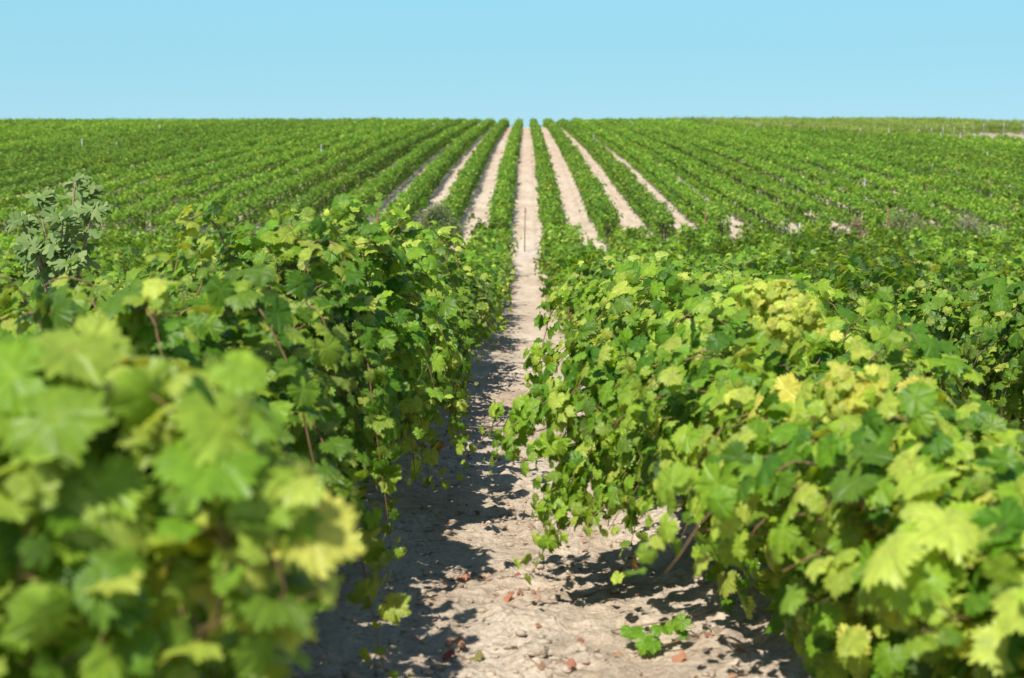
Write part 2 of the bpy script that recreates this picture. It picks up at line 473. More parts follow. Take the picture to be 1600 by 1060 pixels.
def grow_vine(rng, lod, height=1.6, fill=260, lime=0.0, zlow=(0.12, 0.4), hw=0.72, shoots=30, step=0.052, length=0.78, extra=(), size=0.078, yellow_fn=None, fill_low=0.22, fill_w=0.66, clumps=(), lean=0.0, origin=None, petioles=False):
    """vine in local coordinates (base at 0,0,0; row along y). Returns trunk Geo, cane Geo, leaf arrays"""
    tr = Geo(); ca = Geo()
    hz = 0.62 + rng.uniform(-0.05, 0.08)
    tz = np.linspace(-0.08, hz, 7)
    tx = np.cumsum(rng.normal(0, 0.03, 7)); tyy = np.cumsum(rng.normal(0, 0.03, 7)); tx -= tx[0]; tyy -= tyy[0]
    tr.tube(np.stack([tx, tyy, tz], 1), np.array([0.058, 0.044, 0.036, 0.038, 0.034, 0.040, 0.046]) * rng.uniform(0.85, 1.15), 7)
    hx, hy = tx[-1], tyy[-1]
    for sg in (-1, 1):
        L = rng.uniform(0.45, 0.6)
        tt = np.linspace(0, 1, 6)
        tr.tube(np.stack([hx + rng.normal(0, 0.01, 6), hy + sg * L * tt, hz - 0.02 + 0.12 * np.sqrt(tt) + rng.normal(0, 0.008, 6)], 1), 0.028 - 0.010 * tt, 6)
    curves = []
    knots = np.linspace(-0.62, 0.62, 5) + rng.normal(0, 0.07, 5); lift = rng.uniform(0.72, 1.06, 5)
    for i in range(int(shoots * 1.12)):
        side = 1 if i % 2 else -1
        s = (hx + rng.normal(0, 0.03), hy + float(np.clip(knots[rng.integers(len(knots))] + rng.normal(0, 0.07), -length, length)), hz + 0.08 + rng.uniform(-0.05, 0.08))
        up = rng.random()
        h = (height - s[2] - 0.05) * rng.uniform(0.45, 1.03) * lift[int(np.argmin(np.abs(knots - s[1] + hy)))]
        if up < 0.35: a = side * rng.uniform(0.02, 0.4); ta = rng.uniform(0.8, 1.1)
        else: a = side * hw * rng.uniform(0.45, 1.12); ta = rng.uniform(0.36, 0.7)
        if up > 0.82: h *= 0.35; a = side * hw * rng.uniform(0.5, 1.0)
        curves.append(shoot_curve(s, a + lean, rng.normal(0, 0.28), h, ta, zmin=rng.uniform(*zlow)))
    n_own = len(curves)
    for e in extra: curves.append(np.asarray(e, float))
    Ps = []; Ns = []; Ts = []; Sz = []; Yo = []
    for ci, c in enumerate(curves):
        seg = np.linalg.norm(np.diff(c, axis=0), axis=1); L = np.concatenate([[0], np.cumsum(seg)])
        wob = rng.normal(0, 0.012, c.shape); wob[0] = 0
        c = c + np.cumsum(wob, 0) * 0.5
        if lod < 2:
            k = 5 if lod == 0 else 4
            st = 1 if lod == 0 else 3
            cc = c[::st]; ca.tube(cc, np.linspace(0.0055, 0.0018, len(cc)) * (1 if lod < 2 else 1.2), k if lod < 2 else 3)
        n = max(3, int(L[-1] / (step if ci < n_own else step * 0.62)))
        d = np.linspace(0.08, L[-1], n) + rng.normal(0, 0.01, n)
        p = np.stack([np.interp(d, L, c[:, k]) for k in range(3)], 1)
        f = d / L[-1]
        core = np.stack([np.full(n, hx * 0.5), p[:, 1] * 0.75, np.full(n, height * 0.42)], 1)
        outw = unit(p - core)
        pet = unit(outw * 0.6 + rng.normal(0, 0.75, (n, 3)) + np.array([0, 0, 0.25]))
        q = p + pet * rng.uniform(0.03, 0.10, (n, 1))
        nn = unit(outw) * 0.85 + np.array([-0.20, -0.46, 0.26]) + rng.normal(0, 0.5, (n, 3))
        tt = pet * 0.55 + np.array([0, 0, -0.85]) + rng.normal(0, 0.3, (n, 3))
        Ps.append(q); Ns.append(nn); Ts.append(tt)
        sz = size * rng.uniform(0.6, 1.32, n) * np.where(f > 0.88, 0.55, 1.0)
        Sz.append(sz); Yo.append(np.clip((f - 0.7) * 2.0, 0, 0.8))
        if petioles:
            for i in range(n):
                ca.tube(np.stack([p[i], (p[i] + q[i]) / 2 + np.array([0, 0, 0.006]), q[i]]), 0.0016, 3)
    if fill:      # older leaves deep inside and hanging low around the trunk
        th = rng.uniform(0, 2 * math.pi, fill); rr = np.sqrt(rng.random(fill))
        q = np.stack([hx + lean * 0.5 + np.cos(th) * rr * hw * fill_w, rng.uniform(-0.74, 0.74, fill), fill_low + (height * 0.78 - fill_low) * (0.5 + 0.5 * np.sin(th) * rr)], 1)
        o_ = q - np.array([hx, 0, height * 0.45]); o_[:, 1] *= 0.3
        Ps.append(q); Ns.append(unit(o_) * 0.8 + np.array([-0.1, -0.3, 0.4]) + rng.normal(0, 0.4, (fill, 3)))
        Ts.append(np.array([0, 0, -0.9]) + rng.normal(0, 0.35, (fill, 3))); Sz.append(size * rng.uniform(0.8, 1.25, fill)); Yo.append(np.zeros(fill))
    nb = 0
    for c_, r_, n_, s_ in clumps:     # crowded yellow shoot tips
        dv = unit(rng.normal(0, 1, (n_, 3))); q = np.asarray(c_) + dv * np.asarray(r_) * rng.uniform(0.3, 1.25, (n_, 1)) * np.array([1, 1, 1.15])
        Ps.append(q); Ns.append(dv * 0.7 + np.array([-0.15, -0.5, 0.4]) + rng.normal(0, 0.35, (n_, 3))); Ts.append(dv * 0.5 + np.array([0, 0, -0.8]) + rng.normal(0, 0.4, (n_, 3)))
        Sz.append(s_ * rng.uniform(0.7, 1.3, n_)); Yo.append(np.ones(n_)); nb += n_
    P = np.concatenate(Ps); Nn = np.concatenate(Ns); T = np.concatenate(Ts); Sz = np.concatenate(Sz); Yo = np.concatenate(Yo)
    yel = None
    if yellow_fn is not None:
        o = np.zeros(3) if origin is None else np.asarray(origin)
        yel = yellow_fn(P + o)
    cols = leaf_cols(len(P), rng, Yo, yel, lime)
    if nb:
        t = rng.random((nb, 1)) ** 2.2
        cy = (G_LIME * 1.1 * (1 - t) + G_YEL * t) * rng.uniform(0.75, 1.15, (nb, 1))
        cols[-nb:] = np.where(rng.random((nb, 1)) < 0.15, G_LIGHT * rng.uniform(0.7, 1.3, (nb, 1)), cy)
    return tr, ca, scatter_leaves(P, Nn, T, Sz, cols, lod, rng)

def vine_object(rng, loc, lod, **kw):
    root = empty('grapevine', loc)
    tr, ca, (V, F, at) = grow_vine(rng, lod, origin=loc, **kw)
    tr.build('trunk', M_BARK, root)
    if ca.n: ca.build('cane', M_CANE, root)
    mesh_obj('foliage', V, F, M_LEAF, root, attrs=at, smooth=True)
    return root

def copy_tree(o, parent=None):
    c = o.copy(); COL.objects.link(c)
    if parent: c.parent = parent
    for ch in list(o.children): copy_tree(ch, c)
    return c

ORD = ['nearest', 'second', 'third', 'fourth', 'fifth', 'sixth', 'seventh', 'eighth', 'ninth', 'tenth', 'eleventh', 'twelfth', 'thirteenth', 'fourteenth', 'fifteenth',
       'sixteenth', 'seventeenth', 'eighteenth', 'nineteenth', 'twentieth', 'twenty-first', 'twenty-second', 'twenty-third', 'twenty-fourth', 'twenty-fifth', 'twenty-sixth',
       'twenty-seventh', 'twenty-eighth', 'twenty-ninth', 'thirtieth', 'thirty-first', 'thirty-second', 'thirty-third', 'thirty-fourth', 'thirty-fifth', 'thirty-sixth',
       'thirty-seventh', 'thirty-eighth', 'thirty-ninth', 'fortieth', 'forty-first', 'forty-second']
SPACE = 2.4
def px(x, y, d):
    """world point at depth d (along +Y) seen at photo pixel x, y (1600 wide)"""
    return np.array([(x - 822) / 2222 * d, d, EYE + (300 - y) / 2222 * d])

def arc(p0, p1, p2, n=26):
    """smooth curve through three points"""
    p0, p1, p2 = map(np.asarray, (p0, p1, p2)); t = np.linspace(0, 1, n)[:, None]
    c = 2 * p1 - 0.5 * (p0 + p2)
    return (1 - t) ** 2 * p0 + 2 * t * (1 - t) * c + t * t * p2

spots = [(px(1215, 470, 5.8), 0.2, 0.8), (px(1235, 500, 5.9), 0.34, 0.95), (px(1350, 670, 4.7), 0.30, 0.9), (px(1500, 890, 3.6), 0.17, 0.5), (px(1060, 545, 6.8), 0.16, 0.5), (px(1180, 470, 7.2), 0.2, 0.35),
         (px(270, 660, 2.2), 0.07, 0.9), (px(430, 900, 2.15), 0.16, 0.75), (px(400, 780, 2.2), 0.10, 0.6), (px(850, 520, 9.5), 0.3, 0.5), (px(130, 420, 8), 0.35, 0.3), (px(1580, 700, 3.4), 0.25, 0.35)]
def yellow_near(W):
    f = np.full(len(W), 0.005)
    for c, r, a in spots:
        f = np.maximum(f, 0.45 * a * np.exp(-(((W - c) ** 2).sum(1)) / r ** 2))
    return f

def side_word(x): return 'left' if x < 0 else 'right'
made = 0
def name_vine(o, row_i, k, sgn, special=None):
    rw = {0: 'first row', 1: 'second row', 2: 'third row', 3: 'fourth row', 4: 'fifth row', 5: 'sixth row', 6: 'seventh row', 7: 'eighth row', 8: 'ninth row'}[row_i]
    sd = 'left' if sgn < 0 else 'right'
    if special: lab = special
    elif row_i == 0 and k < 40: lab = f'green grapevine in the row directly {sd} of the sandy path, {ORD[k]} from the camera'
    elif row_i == 0: lab = f'grapevine in the distant stretch of the row bordering the sandy path on its {sd}'
    else:
        lab = f'near-field grapevine in the {rw} {sd} of the sandy path, {ORD[k]} from the front'
    tag(o, lab, 'grapevine', f'grapevines in the near field {sd} of the path')

YB = []   # near individual vines
# ---- the unique vines closest to the camera
for sgn, row_i, ys in ((-1, 0, [0.85, 2.35, 3.8, 5.2, 6.6, 8.0, 9.4]), (1, 0, [1.3, 2.85, 4.25, 5.65, 7.1, 8.5, 9.9]), (-1, 1, [8.9, 10.3]), (1, 1, [8.7, 10.1, 11.5])):
    kk = -1
    for y in ys:
        x = sgn * (1.2 + SPACE * row_i)
        loc = (x + R.normal(0, 0.03) + (0.15 if 2 < y < 3.5 and sgn > 0 else 0), y, g1(x, y))
        rel = lambda p: np.asarray(p) - np.asarray(loc)
        if row_i or y > 1.5: kk += 1
        extra = []; special = None; lod = 0 if y < 9 else 1
        LH = {2: 1.24, 3: 1.46, 5: 1.60, 6: 1.76, 8: 1.76, 9: 1.76, 10: 1.7}; RH = {2: 1.0, 4: 1.16, 5: 1.32, 7: 1.42, 8: 1.50, 9: 1.54, 10: 1.5, 11: 1.55}
        if row_i: kw = dict(height=1.42, hw=0.62, shoots=44, step=0.042, size=0.066, fill=380)
        elif sgn < 0: kw = dict(height=LH.get(int(y), 1.6), hw=0.70, lean=-0.05, shoots=56, step=0.036, size=0.058, fill=620, lime=0.16, zlow=(0.04, 0.3), fill_low=0.15)
        else: kw = dict(height=RH.get(int(y), 1.5), hw=0.74 if y > 5 else 0.64, lean=-0.17 if 5 < y < 9 else -0.06, shoots=62, step=0.037, size=0.060, fill=520, lime=0.14 if y > 5 else 0.25, zlow=(0.25, 0.6) if y > 5 else (0.55, 0.88), fill_low=0.25 if y > 6 else 0.14, fill_w=0.66 if y > 5 else 0.45)
        if sgn < 0:
            if y < 1: kw.update(height=1.1, hw=0.5, shoots=22, size=0.08)
            elif y < 3:
                kw.update(hw=0.66, lean=-0.12, shoots=44, size=0.078, fill=480, step=0.042, lime=0.55)
                # shoots thrown towards the path, close in front of the camera
                for (a, b, c) in (((60, 640, 2.75), (250, 560, 2.35), (330, 1000, 2.15)), ((100, 800, 2.8), (330, 590, 2.25), (500, 800, 2.1)), ((120, 780, 2.8), (360, 640, 2.2), (440, 1080, 2.1)),
                                  ((20, 900, 2.7), (160, 700, 2.2), (250, 1080, 2.0)), ((60, 700, 2.7), (100, 600, 2.2), (60, 1050, 1.95)), ((160, 900, 2.7), (330, 800, 2.2), (470, 1120, 2.1)),
                                  ((-60, 800, 2.6), (-20, 600, 2.1), (10, 1050, 1.95)), ((200, 700, 2.7), (300, 640, 2.5), (400, 900, 2.3)), ((200, 1000, 2.6), (420, 760, 2.15), (520, 1000, 2.05)), ((100, 1000, 2.7), (300, 820, 2.3), (400, 1150, 2.1)), ((0, 1000, 2.6), (150, 850, 2.2), (200, 1150, 2.0)), ((250, 850, 2.5), (440, 700, 2.2), (535, 880, 2.1))):
                    extra.append(arc(rel(px(a[0] - 50, a[1], a[2])), rel(px(b[0] - 65, b[1] + 75, b[2])), rel(px(c[0] - 90, c[1], c[2]))))
                special = 'out-of-focus grapevine with large pale leaves filling the lower left corner'
            elif y < 4.5: kw.update(size=0.07)
        else:
            if y < 2: kw.update(height=0.95, hw=0.5, shoots=20)
            if 2 < y < 3.5: kw.update(hw=0.5, size=0.075, lime=0.5, lean=0.05); special = 'out-of-focus grapevine at the lower right corner, low and lime green'
            if 4 < y < 5: special = 'grapevine with hanging lime yellow shoot behind the blurred lower right corner vine'
            if 5.2 < y < 6: special = 'grapevine with a bright yellow leafy top, right of the path'
            if 6.8 < y < 7.4:
                special = 'grapevine reaching long leafy shoots low over the sandy path from the right'
                for (a, b, c) in (((1120, 600, 7.0), (930, 600, 6.7), (735, 715, 6.6)), ((1100, 640, 7.0), (940, 640, 6.6), (765, 735, 6.4)), ((1080, 680, 6.9), (970, 720, 6.3), (860, 860, 5.9)), ((1120, 700, 6.8), (1000, 760, 6.2), (940, 850, 5.9)), ((1120, 560, 7.1), (960, 560, 6.8), (860, 700, 6.6)), ((1130, 700, 6.8), (1040, 690, 6.3), (985, 800, 6.0)), ((1100, 600, 6.9), (900, 620, 6.5), (770, 700, 6.4)), ((1060, 640, 6.8), (940, 730, 6.2), (850, 800, 6.0)), ((1090, 600, 6.9), (950, 650, 6.5), (830, 790, 6.2)), ((1080, 640, 7.0), (960, 700, 6.4), (845, 885, 6.0)), ((1100, 620, 6.9), (900, 690, 6.3), (800, 720, 6.2)),
                                  ((1140, 660, 6.9), (1020, 730, 6.3), (880, 850, 6.0)), ((1150, 640, 6.9), (1080, 720, 6.2), (1130, 850, 5.9)), ((1150, 640, 6.8), (950, 560, 6.4), (900, 740, 6.2))):
                    extra.append(arc(rel(px(*a)), rel(px(*b)), rel(px(*c))))
            if 8.4 < y < 8.6:
                for (a, b, c) in (((1000, 500, 8.6), (880, 470, 8.4), (835, 620, 8.2)), ((1000, 520, 8.6), (890, 540, 8.3), (850, 640, 8.2))):
                    extra.append(arc(rel(px(*a)), rel(px(*b)), rel(px(*c))))
        if sgn > 0 and row_i == 0:
            cl = {5: [(px(1232, 500, 5.5), (0.11, 0.10, 0.12), 150, 0.034), (px(1190, 460, 5.8), (0.12, 0.1, 0.05), 50, 0.034)],
                  4: [(px(1345, 640, 4.25), (0.10, 0.10, 0.13), 110, 0.034), (px(1350, 730, 4.2), (0.07, 0.08, 0.12), 70, 0.034), (px(1310, 600, 4.4), (0.06, 0.08, 0.06), 30, 0.034)],
                  2: [(px(1490, 885, 3.0), (0.08, 0.08, 0.07), 26, 0.05)], 7: [(px(1075, 560, 6.7), (0.09, 0.08, 0.05), 26, 0.036), (px(1105, 535, 6.7), (0.05, 0.05, 0.04), 12, 0.034)]}.get(int(y))
            if cl: kw['clumps'] = [(rel(c), r, n, z) for c, r, n, z in cl]
        o = vine_object(R, loc, lod, extra=extra, yellow_fn=yellow_near, petioles=(y < 4), **kw)
        if row_i == 0 and y < 1.5:
            tag(o, f'grapevine beside the camera, first in the row on the {side_word(sgn)}', 'grapevine', f'grapevines in the near field {side_word(sgn)} of the path')
        else: name_vine(o, row_i, kk if kk >= 0 else 0, sgn, special)
        made += 1

# ---- prototypes for the rest, copied with shared meshes
protos1 = []; protos2 = []
def field_vine(x, y, lod, pool, limit):
    loc = (x, y, g1(x, y))
    if len(pool) < limit:
        o = vine_object(R, (0, 0, 0), lod, height=1.50 + R.uniform(-0.06, 0.08), hw=0.66, shoots=46 if lod == 1 else 40, step=0.042 if lod == 1 else 0.055, size=0.064 if lod == 1 else 0.075, fill=420)
        pool.append(o)
    else:
        o = copy_tree(pool[R.integers(len(pool))])
    o.location = loc
    sc = R.uniform(0.92, 1.08)
    o.scale = (sc * R.uniform(0.95, 1.08), sc, sc * R.uniform(0.96, 1.06))
    o.rotation_euler = (0, 0, math.pi * R.integers(2) + R.normal(0, 0.06))
    return o
for row_i in range(9):
    for sgn in (-1, 1):
        x0 = sgn * (1.2 + SPACE * row_i)
        y = {0: 10.85 if sgn < 0 else 11.3, 1: 11.8 if sgn < 0 else 12.9}.get(row_i, max(10.0, (abs(x0) - 1.4) * 2.70))
        kk = {0: 6, 1: 2 if sgn < 0 else 3}.get(row_i, 0)
        sp = 1.42
        while y < 54:
            x = x0 + R.normal(0, 0.05)
            lod = 1 if y < 19 else 2
            o = field_vine(x, y + R.normal(0, 0.05), lod, protos1 if lod == 1 else protos2, 6 if lod == 1 else 8)
            name_vine(o, row_i, kk, sgn)
            made += 1; kk += 1
            y += sp
print('vines', made)

# ------------------------------------------------------------------ far field: one object per row
def row_end(x):
    if x < 20: return 266.0
    return float(np.interp(x, [20, 24, 30, 37, 49, 60, 90], [262, 246, 180, 156, 140, 131, 118]))
def row_leaves(x0, ya, yb, rng, hgt=1.55, hw=0.62, s0=0.15, s1=0.30, cover=1.5, base=0.22, cols=None, seed=0):
    Ys = []; Ss = []
    y = ya
    while y < yb:
        yy = min(y + 4, yb)
        s = s0 + (s1 - s0) * np.clip((y - 60) / 190, 0, 1)
        n = int(cover * 3.2 / (0.62 * s * s) * (yy - y))
        Ys.append(rng.uniform(y, yy, n)); Ss.append(np.full(n, s))
        y = yy
    Y = np.concatenate(Ys); Sx = np.concatenate(Ss); n = len(Y)
    k = Y / 1.4
    bul = 0.5 + 0.5 * np.cos(2 * math.pi * k)             # each vine swells the row
    lump = vnoise(k * 1.9, np.full(n, seed * 3.3), 5) ; lump2 = vnoise(k * 0.45, np.full(n, seed * 7.7), 6)
    th = rng.uniform(-0.18, math.pi + 0.18, n)           # angle round the section, 0 = +x side
    lump3 = vnoise(k * 3.1, th * 1.8 + seed * 11, 8)
    rr = 1 - 0.5 * rng.random(n) ** 2.2
    rr = np.where(rng.random(n) < 0.05, rng.uniform(1.05, 1.4, n), rr)
    w = hw * (0.78 + 0.16 * bul + 0.40 * (lump - 0.5) + 0.65 * (lump3 - 0.5) + 0.2 * (lump2 - 0.5)) * 1.05
    H = hgt * (0.93 + 0.06 * bul + 0.26 * (lump2 - 0.5) + 0.40 * (lump3 - 0.5) * np.sin(np.clip(th, 0, math.pi)))
    zc = base + 0.42 * (H - base)
    weak = np.clip((vnoise(k * 0.55, np.full(n, seed * 5.1), 15) - 0.80) * 9, 0, 1) * 0.5
    H = H * (1 - weak * 0.8); w = w * (1 - weak); zc = base + 0.42 * (H - base)
    cx, sx = np.cos(th), np.sin(th)
    ux = np.sign(cx) * np.abs(cx) ** 0.75 * w * rr
    low = rng.uniform(0, 1, n)
    uz = np.where(sx > 0, zc + (H - zc) * np.abs(sx) ** 0.8 * rr, zc)
    lowm = np.abs(cx) > 0.86
    uz = np.where(lowm, base + (zc - base) * low + 0.1 * rng.normal(0, 1, n), uz)
    ux = np.where(lowm, ux * (0.72 + 0.28 * low), ux)
    uz = np.maximum(uz, 0.08)
    X = x0 + 0.10 * (vnoise(k * 0.3, np.full(n, seed * 1.7), 9) - 0.5) + ux
    P = np.stack([X, Y, gz(X * 0 + x0, Y) + uz], 1)
    outw = np.stack([np.cos(th), rng.normal(0, 0.25, n), np.maximum(np.sin(th), 0) + 0.15], 1)
    nn = outw * 0.9 + np.array([-0.1, -0.2, 0.3]) + rng.normal(0, 0.36, (n, 3))
    tt = np.array([0, 0, -0.8]) + outw * 0.5 + rng.normal(0, 0.4, (n, 3))
    c = leaf_cols(n, rng) if cols is None else cols(n, rng)
    V, F, at = scatter_leaves(P, nn, tt, Sx * rng.uniform(0.75, 1.25, n) * 0.62, c, 3, rng)
    del at['vein']
    return V, F, at
far_trunk = Geo()
n_rows = 40
for i in range(n_rows):
    for sgn in (-1, 1):
        x0 = sgn * (1.2 + SPACE * i)
        ya = max(60.5 + R.uniform(-0.8, 0.8), (abs(x0) - 5) * 2.68)
        yb = row_end(x0) + R.uniform(-1, 1)
        if yb - ya < 4: continue
        root = empty('vine_row', (x0, ya, g1(x0, ya)))
        sd = 'left' if sgn < 0 else 'right'
        o_ = ORD[i] if i else 'first'
        tag(root, f'green vine row climbing the far slope, {o_} row {sd} of the central sandy lane', 'vine row', 'vine rows climbing the far slope')
        cov = 1.5 if i < 12 else 1.3
        V, F, at = row_leaves(x0, ya, yb, R, seed=i * 2 + (sgn > 0), cover=cov, hgt=1.28 if i < 3 else 1.34, hw=0.50, base=0.3)
        V = V - np.array([x0, ya, g1(x0, ya)])
        mesh_obj('foliage', V, F, M_LEAF_FAR, root, attrs=at)
        if i < 8:
            t = Geo()
            for yy in np.arange(ya + 0.5, min(yb, 190), 1.4):
                z = g1(x0, yy); yy += R.normal(0, 0.06)
                t.tube([(x0, yy, z - 0.05), (x0 + R.normal(0, 0.03), yy, z + 0.35), (x0 + R.normal(0, 0.03), yy + R.normal(0, 0.05), z + 0.75)], [0.045, 0.035, 0.03], 4)
            V, F = t.arrays()
            tk = mesh_obj('trunk', V - np.array([x0, ya, g1(x0, ya)]), F, M_BARK, root)
            tk['kind'] = 'stuff'

# ------------------------------------------------------------------ paler field past the right-hand end of the rows
def pale_cols(n, rng):
    u = rng.random((n, 1))
    return (np.array([0.12, 0.22, 0.03]) * (1 - u) + np.array([0.26, 0.34, 0.08]) * u)
pale_n = 0
for i in range(8, 42):
    x0 = 1.2 + SPACE * i
    ya = max(row_end(x0) + 5, float(np.interp(x0, [38, 48, 56], [148, 164, 178])))
    if x0 / ya > 0.40: continue
    yb = 268
    if yb - ya < 5: continue
    root = empty('vine_row', (x0, ya, g1(x0, ya)))
    tag(root, f'pale staked vine row beyond the dark field at upper right, {ORD[pale_n]} from the left', 'vine row', 'pale staked vine rows at the right of the skyline')
    V, F, at = row_leaves(x0, ya, yb, R, hgt=1.5, hw=0.44, base=0.4, s0=0.15, s1=0.24, cover=0.9, cols=pale_cols, seed=i + 200)
    rk = pale_n; pale_n += 1
    mesh_obj('foliage', V - np.array([x0, ya, g1(x0, ya)]), F, M_LEAF_FAR, root, attrs=at)
    for q, yy in enumerate((ya - 0.4, ya + 6.3)):
        z = g1(x0, yy); s = Geo()
        s.tube([(x0, yy, z - 0.1), (x0, yy, z + 1.0), (x0 + R.normal(0, 0.03), yy, z + 1.62)], R.uniform(0.02, 0.032), 6)
        o = s.build('vine_stake', M_ZINC, loc=(x0, yy, z))
        tag(o, f'whitish stake fronting the pale vine row that is {ORD[rk]} from the left' if q == 0 else f'whitish stake deeper inside the pale vine row that is {ORD[rk]} from the left', 'stake', 'stakes of the pale field')

# ------------------------------------------------------------------ stakes in the rows
def stake(x, y, h, r, mat, label, group='stakes standing in the vine rows', name='vine_stake', lean=0.02, parts=None):
    z = g1(x, y); s = Geo()
    lx, ly = R.normal(0, lean), R.normal(0, lean)
    s.tube([(x, y, z - 0.15), (x + lx * .5, y + ly * .5, z + h * 0.5), (x + lx, y + ly, z + h)], r, 8)
    o = s.build(name, mat, loc=(x, y, z))
    tag(o, label, 'stake', group)
    return o
for i in range(2, 32):
    for sgn in (1, -1):
        if R.random() > (0.55 if sgn > 0 else 0.25): continue
        x = sgn * (1.2 + SPACE * i) + 0.12
        lo, hi = max(75, abs(x) * 3.0), min(185, row_end(x) - 5)
        if hi < lo + 2: continue
        d = R.uniform(lo, hi)
        if abs(x) / d > 0.36 or d > row_end(x) - 3: continue
        stake(x, d, R.uniform(1.55, 1.9), 0.024, M_ZINC, f'thin grey stake poking out of the {ORD[i]} far-slope vine row {side_word(x)} of the lane')

# iron rod standing in the middle of the lane where the fields meet
def rod(x, y, h, r, label, collar=True):
    z = g1(x, y)
    root = empty('iron_rod', (x, y, z)); s = Geo()
    s.tube([(0, 0, -0.2), (0.01, 0, h * 0.5), (0.03, 0, h)], r, 8); s.build('shaft', M_RUST, root)
    if collar:
        c = Geo(); c.tube([(-0.05, 0, h - 0.12), (0.10, 0, h - 0.10)], r * 0.8, 6); c.build('crossbar', M_RUST, root)
        c = Geo(); c.tube([(0.03, 0, h - 0.02), (0.03, 0, h + 0.03)], r * 1.8, 8); c.build('cap', M_RUST, root)
    tag(root, label, 'iron rod')
rod((819.5 - 822) / 2222 * 58.5, 58.5, 1.75, 0.022, 'slim dark iron rod standing in the middle of the central sandy lane')
rod((590 - 822) / 2222 * 59, 59, 1.85, 0.04, 'short rust brown post at the foot of the far rows, left of the round bush', False)
stake((648 - 822) / 2222 * 57.5, 57.5, 1.2, 0.04, M_WHITE, 'short white post at the left edge of the round grey-green bush', group='row end posts')
rod((1100 - 822) / 2222 * 59, 59, 1.7, 0.03, 'thin rusty rod among vines at the foot of the far rows, right of lane', False)
rod((1383 - 822) / 2222 * 59, 59, 1.75, 0.04, 'rusty rod just left of the olive green bush on the right', False)
stake((1230 - 822) / 2222 * 61, 61, 0.95, 0.035, M_ZINC, 'pale post at the end of a far row, right of the lane', group='row end posts')
stake((1247 - 822) / 2222 * 61.5, 61.5, 0.9, 0.04, M_ZINC, 'grey post beside the pale row-end post right of the lane', group='row end posts')

# ------------------------------------------------------------------ bushes on the headland
def bush(x, y, w, h, label, cdark, clight, n=9000, size=0.035, seed=1, sparse=1.0, loc_z=None):
    rng = np.random.default_rng(seed)
    z = g1(x, y)
    root = empty('bush', (x, y, z)); st = Geo(); tips = []
    for k in range(26):
        a = rng.uniform(0, 2 * math.pi); el = rng.uniform(0.25, 1.45); L = rng.uniform(0.7, 1.05)
        e = np.array([math.cos(a) * math.cos(el) * w / 2 * L, math.sin(a) * math.cos(el) * w / 2 * L, math.sin(el) * h * L * 0.95 + 0.1])
        c = arc((0, 0, 0), e * 0.5 + np.array([0, 0, 0.12 * h]) + rng.normal(0, 0.03, 3), e, 8)
        st.tube(c, np.linspace(0.02, 0.004, 8), 4); tips.append(c)
    st.build('branch', M_DRY, root)
    C = np.concatenate([t[3:] for t in tips])
    pick = rng.integers(len(C), size=n)
    P = C[pick] + rng.normal(0, 0.085 * w, (n, 3)) * np.array([1, 1, 0.8]) / sparse
    P[:, 2] = np.maximum(P[:, 2], 0.03)
    u = rng.random((n, 1))
    cols = np.array(cdark) * (1 - u) + np.array(clight) * u
    V, F, at = scatter_leaves(P, rng.normal(0, 1, (n, 3)) + np.array([0, -0.3, 0.6]), rng.normal(0, 1, (n, 3)), size * rng.uniform(0.6, 1.4, n), cols, 3, rng)
    del at['vein']
    mesh_obj('foliage', V, F, M_PLAIN_LEAF, root, attrs=at)
    tag(root, label, 'bush')
bush((687 - 822) / 2222 * 55.5, 55.5, 1.95, 2.15, 'round grey-green bush at the foot of the far rows, left of the lane', (0.10, 0.15, 0.045), (0.24, 0.29, 0.11), 20000, 0.045, 3)
bush((1412 - 822) / 2222 * 57.0, 57.0, 1.9, 1.55, 'low olive green bush on the right at the foot of the far rows', (0.13, 0.18, 0.05), (0.28, 0.32, 0.12), 9000, 0.045, 4)
bush((1512 - 822) / 2222 * 57.0, 57.0, 1.8, 1.5, 'grey twiggy bush at the far right beyond the near vines', (0.18, 0.20, 0.11), (0.38, 0.37, 0.26), 5000, 0.035, 5)
bush((1333 - 822) / 2222 * 57.0, 57.0, 0.9, 1.45, 'small brownish dry bush between the far rows and the near vines, right', (0.20, 0.17, 0.08), (0.42, 0.34, 0.18), 3000, 0.035, 6)

# white sack glimpsed between the vines
rng = np.random.default_rng(5)
V, F = [], []
th = np.linspace(0, 2 * math.pi, 13)[:-1]
for j, (zz, rr) in enumerate(((0, 0.10), (0.06, 0.15), (0.16, 0.16), (0.26, 0.12), (0.31, 0.05), (0.35, 0.07))):
    for t in th: V.append((math.cos(t) * rr * (1 + 0.12 * math.sin(3 * t + j)), math.sin(t) * rr, zz))
for j in range(5):
    for k in range(12): F.append((j * 12 + k, j * 12 + (k + 1) % 12, (j + 1) * 12 + (k + 1) % 12, (j + 1) * 12 + k))
xx = (1352 - 822) / 2222 * 56.6
o = mesh_obj('sack', V, np.array(F), M_WHITE, smooth=True, loc=(xx, 56.6, g1(xx, 56.6) + 0.0)); tag(o, 'small white sack glimpsed between vines below the brownish bush', 'sack')

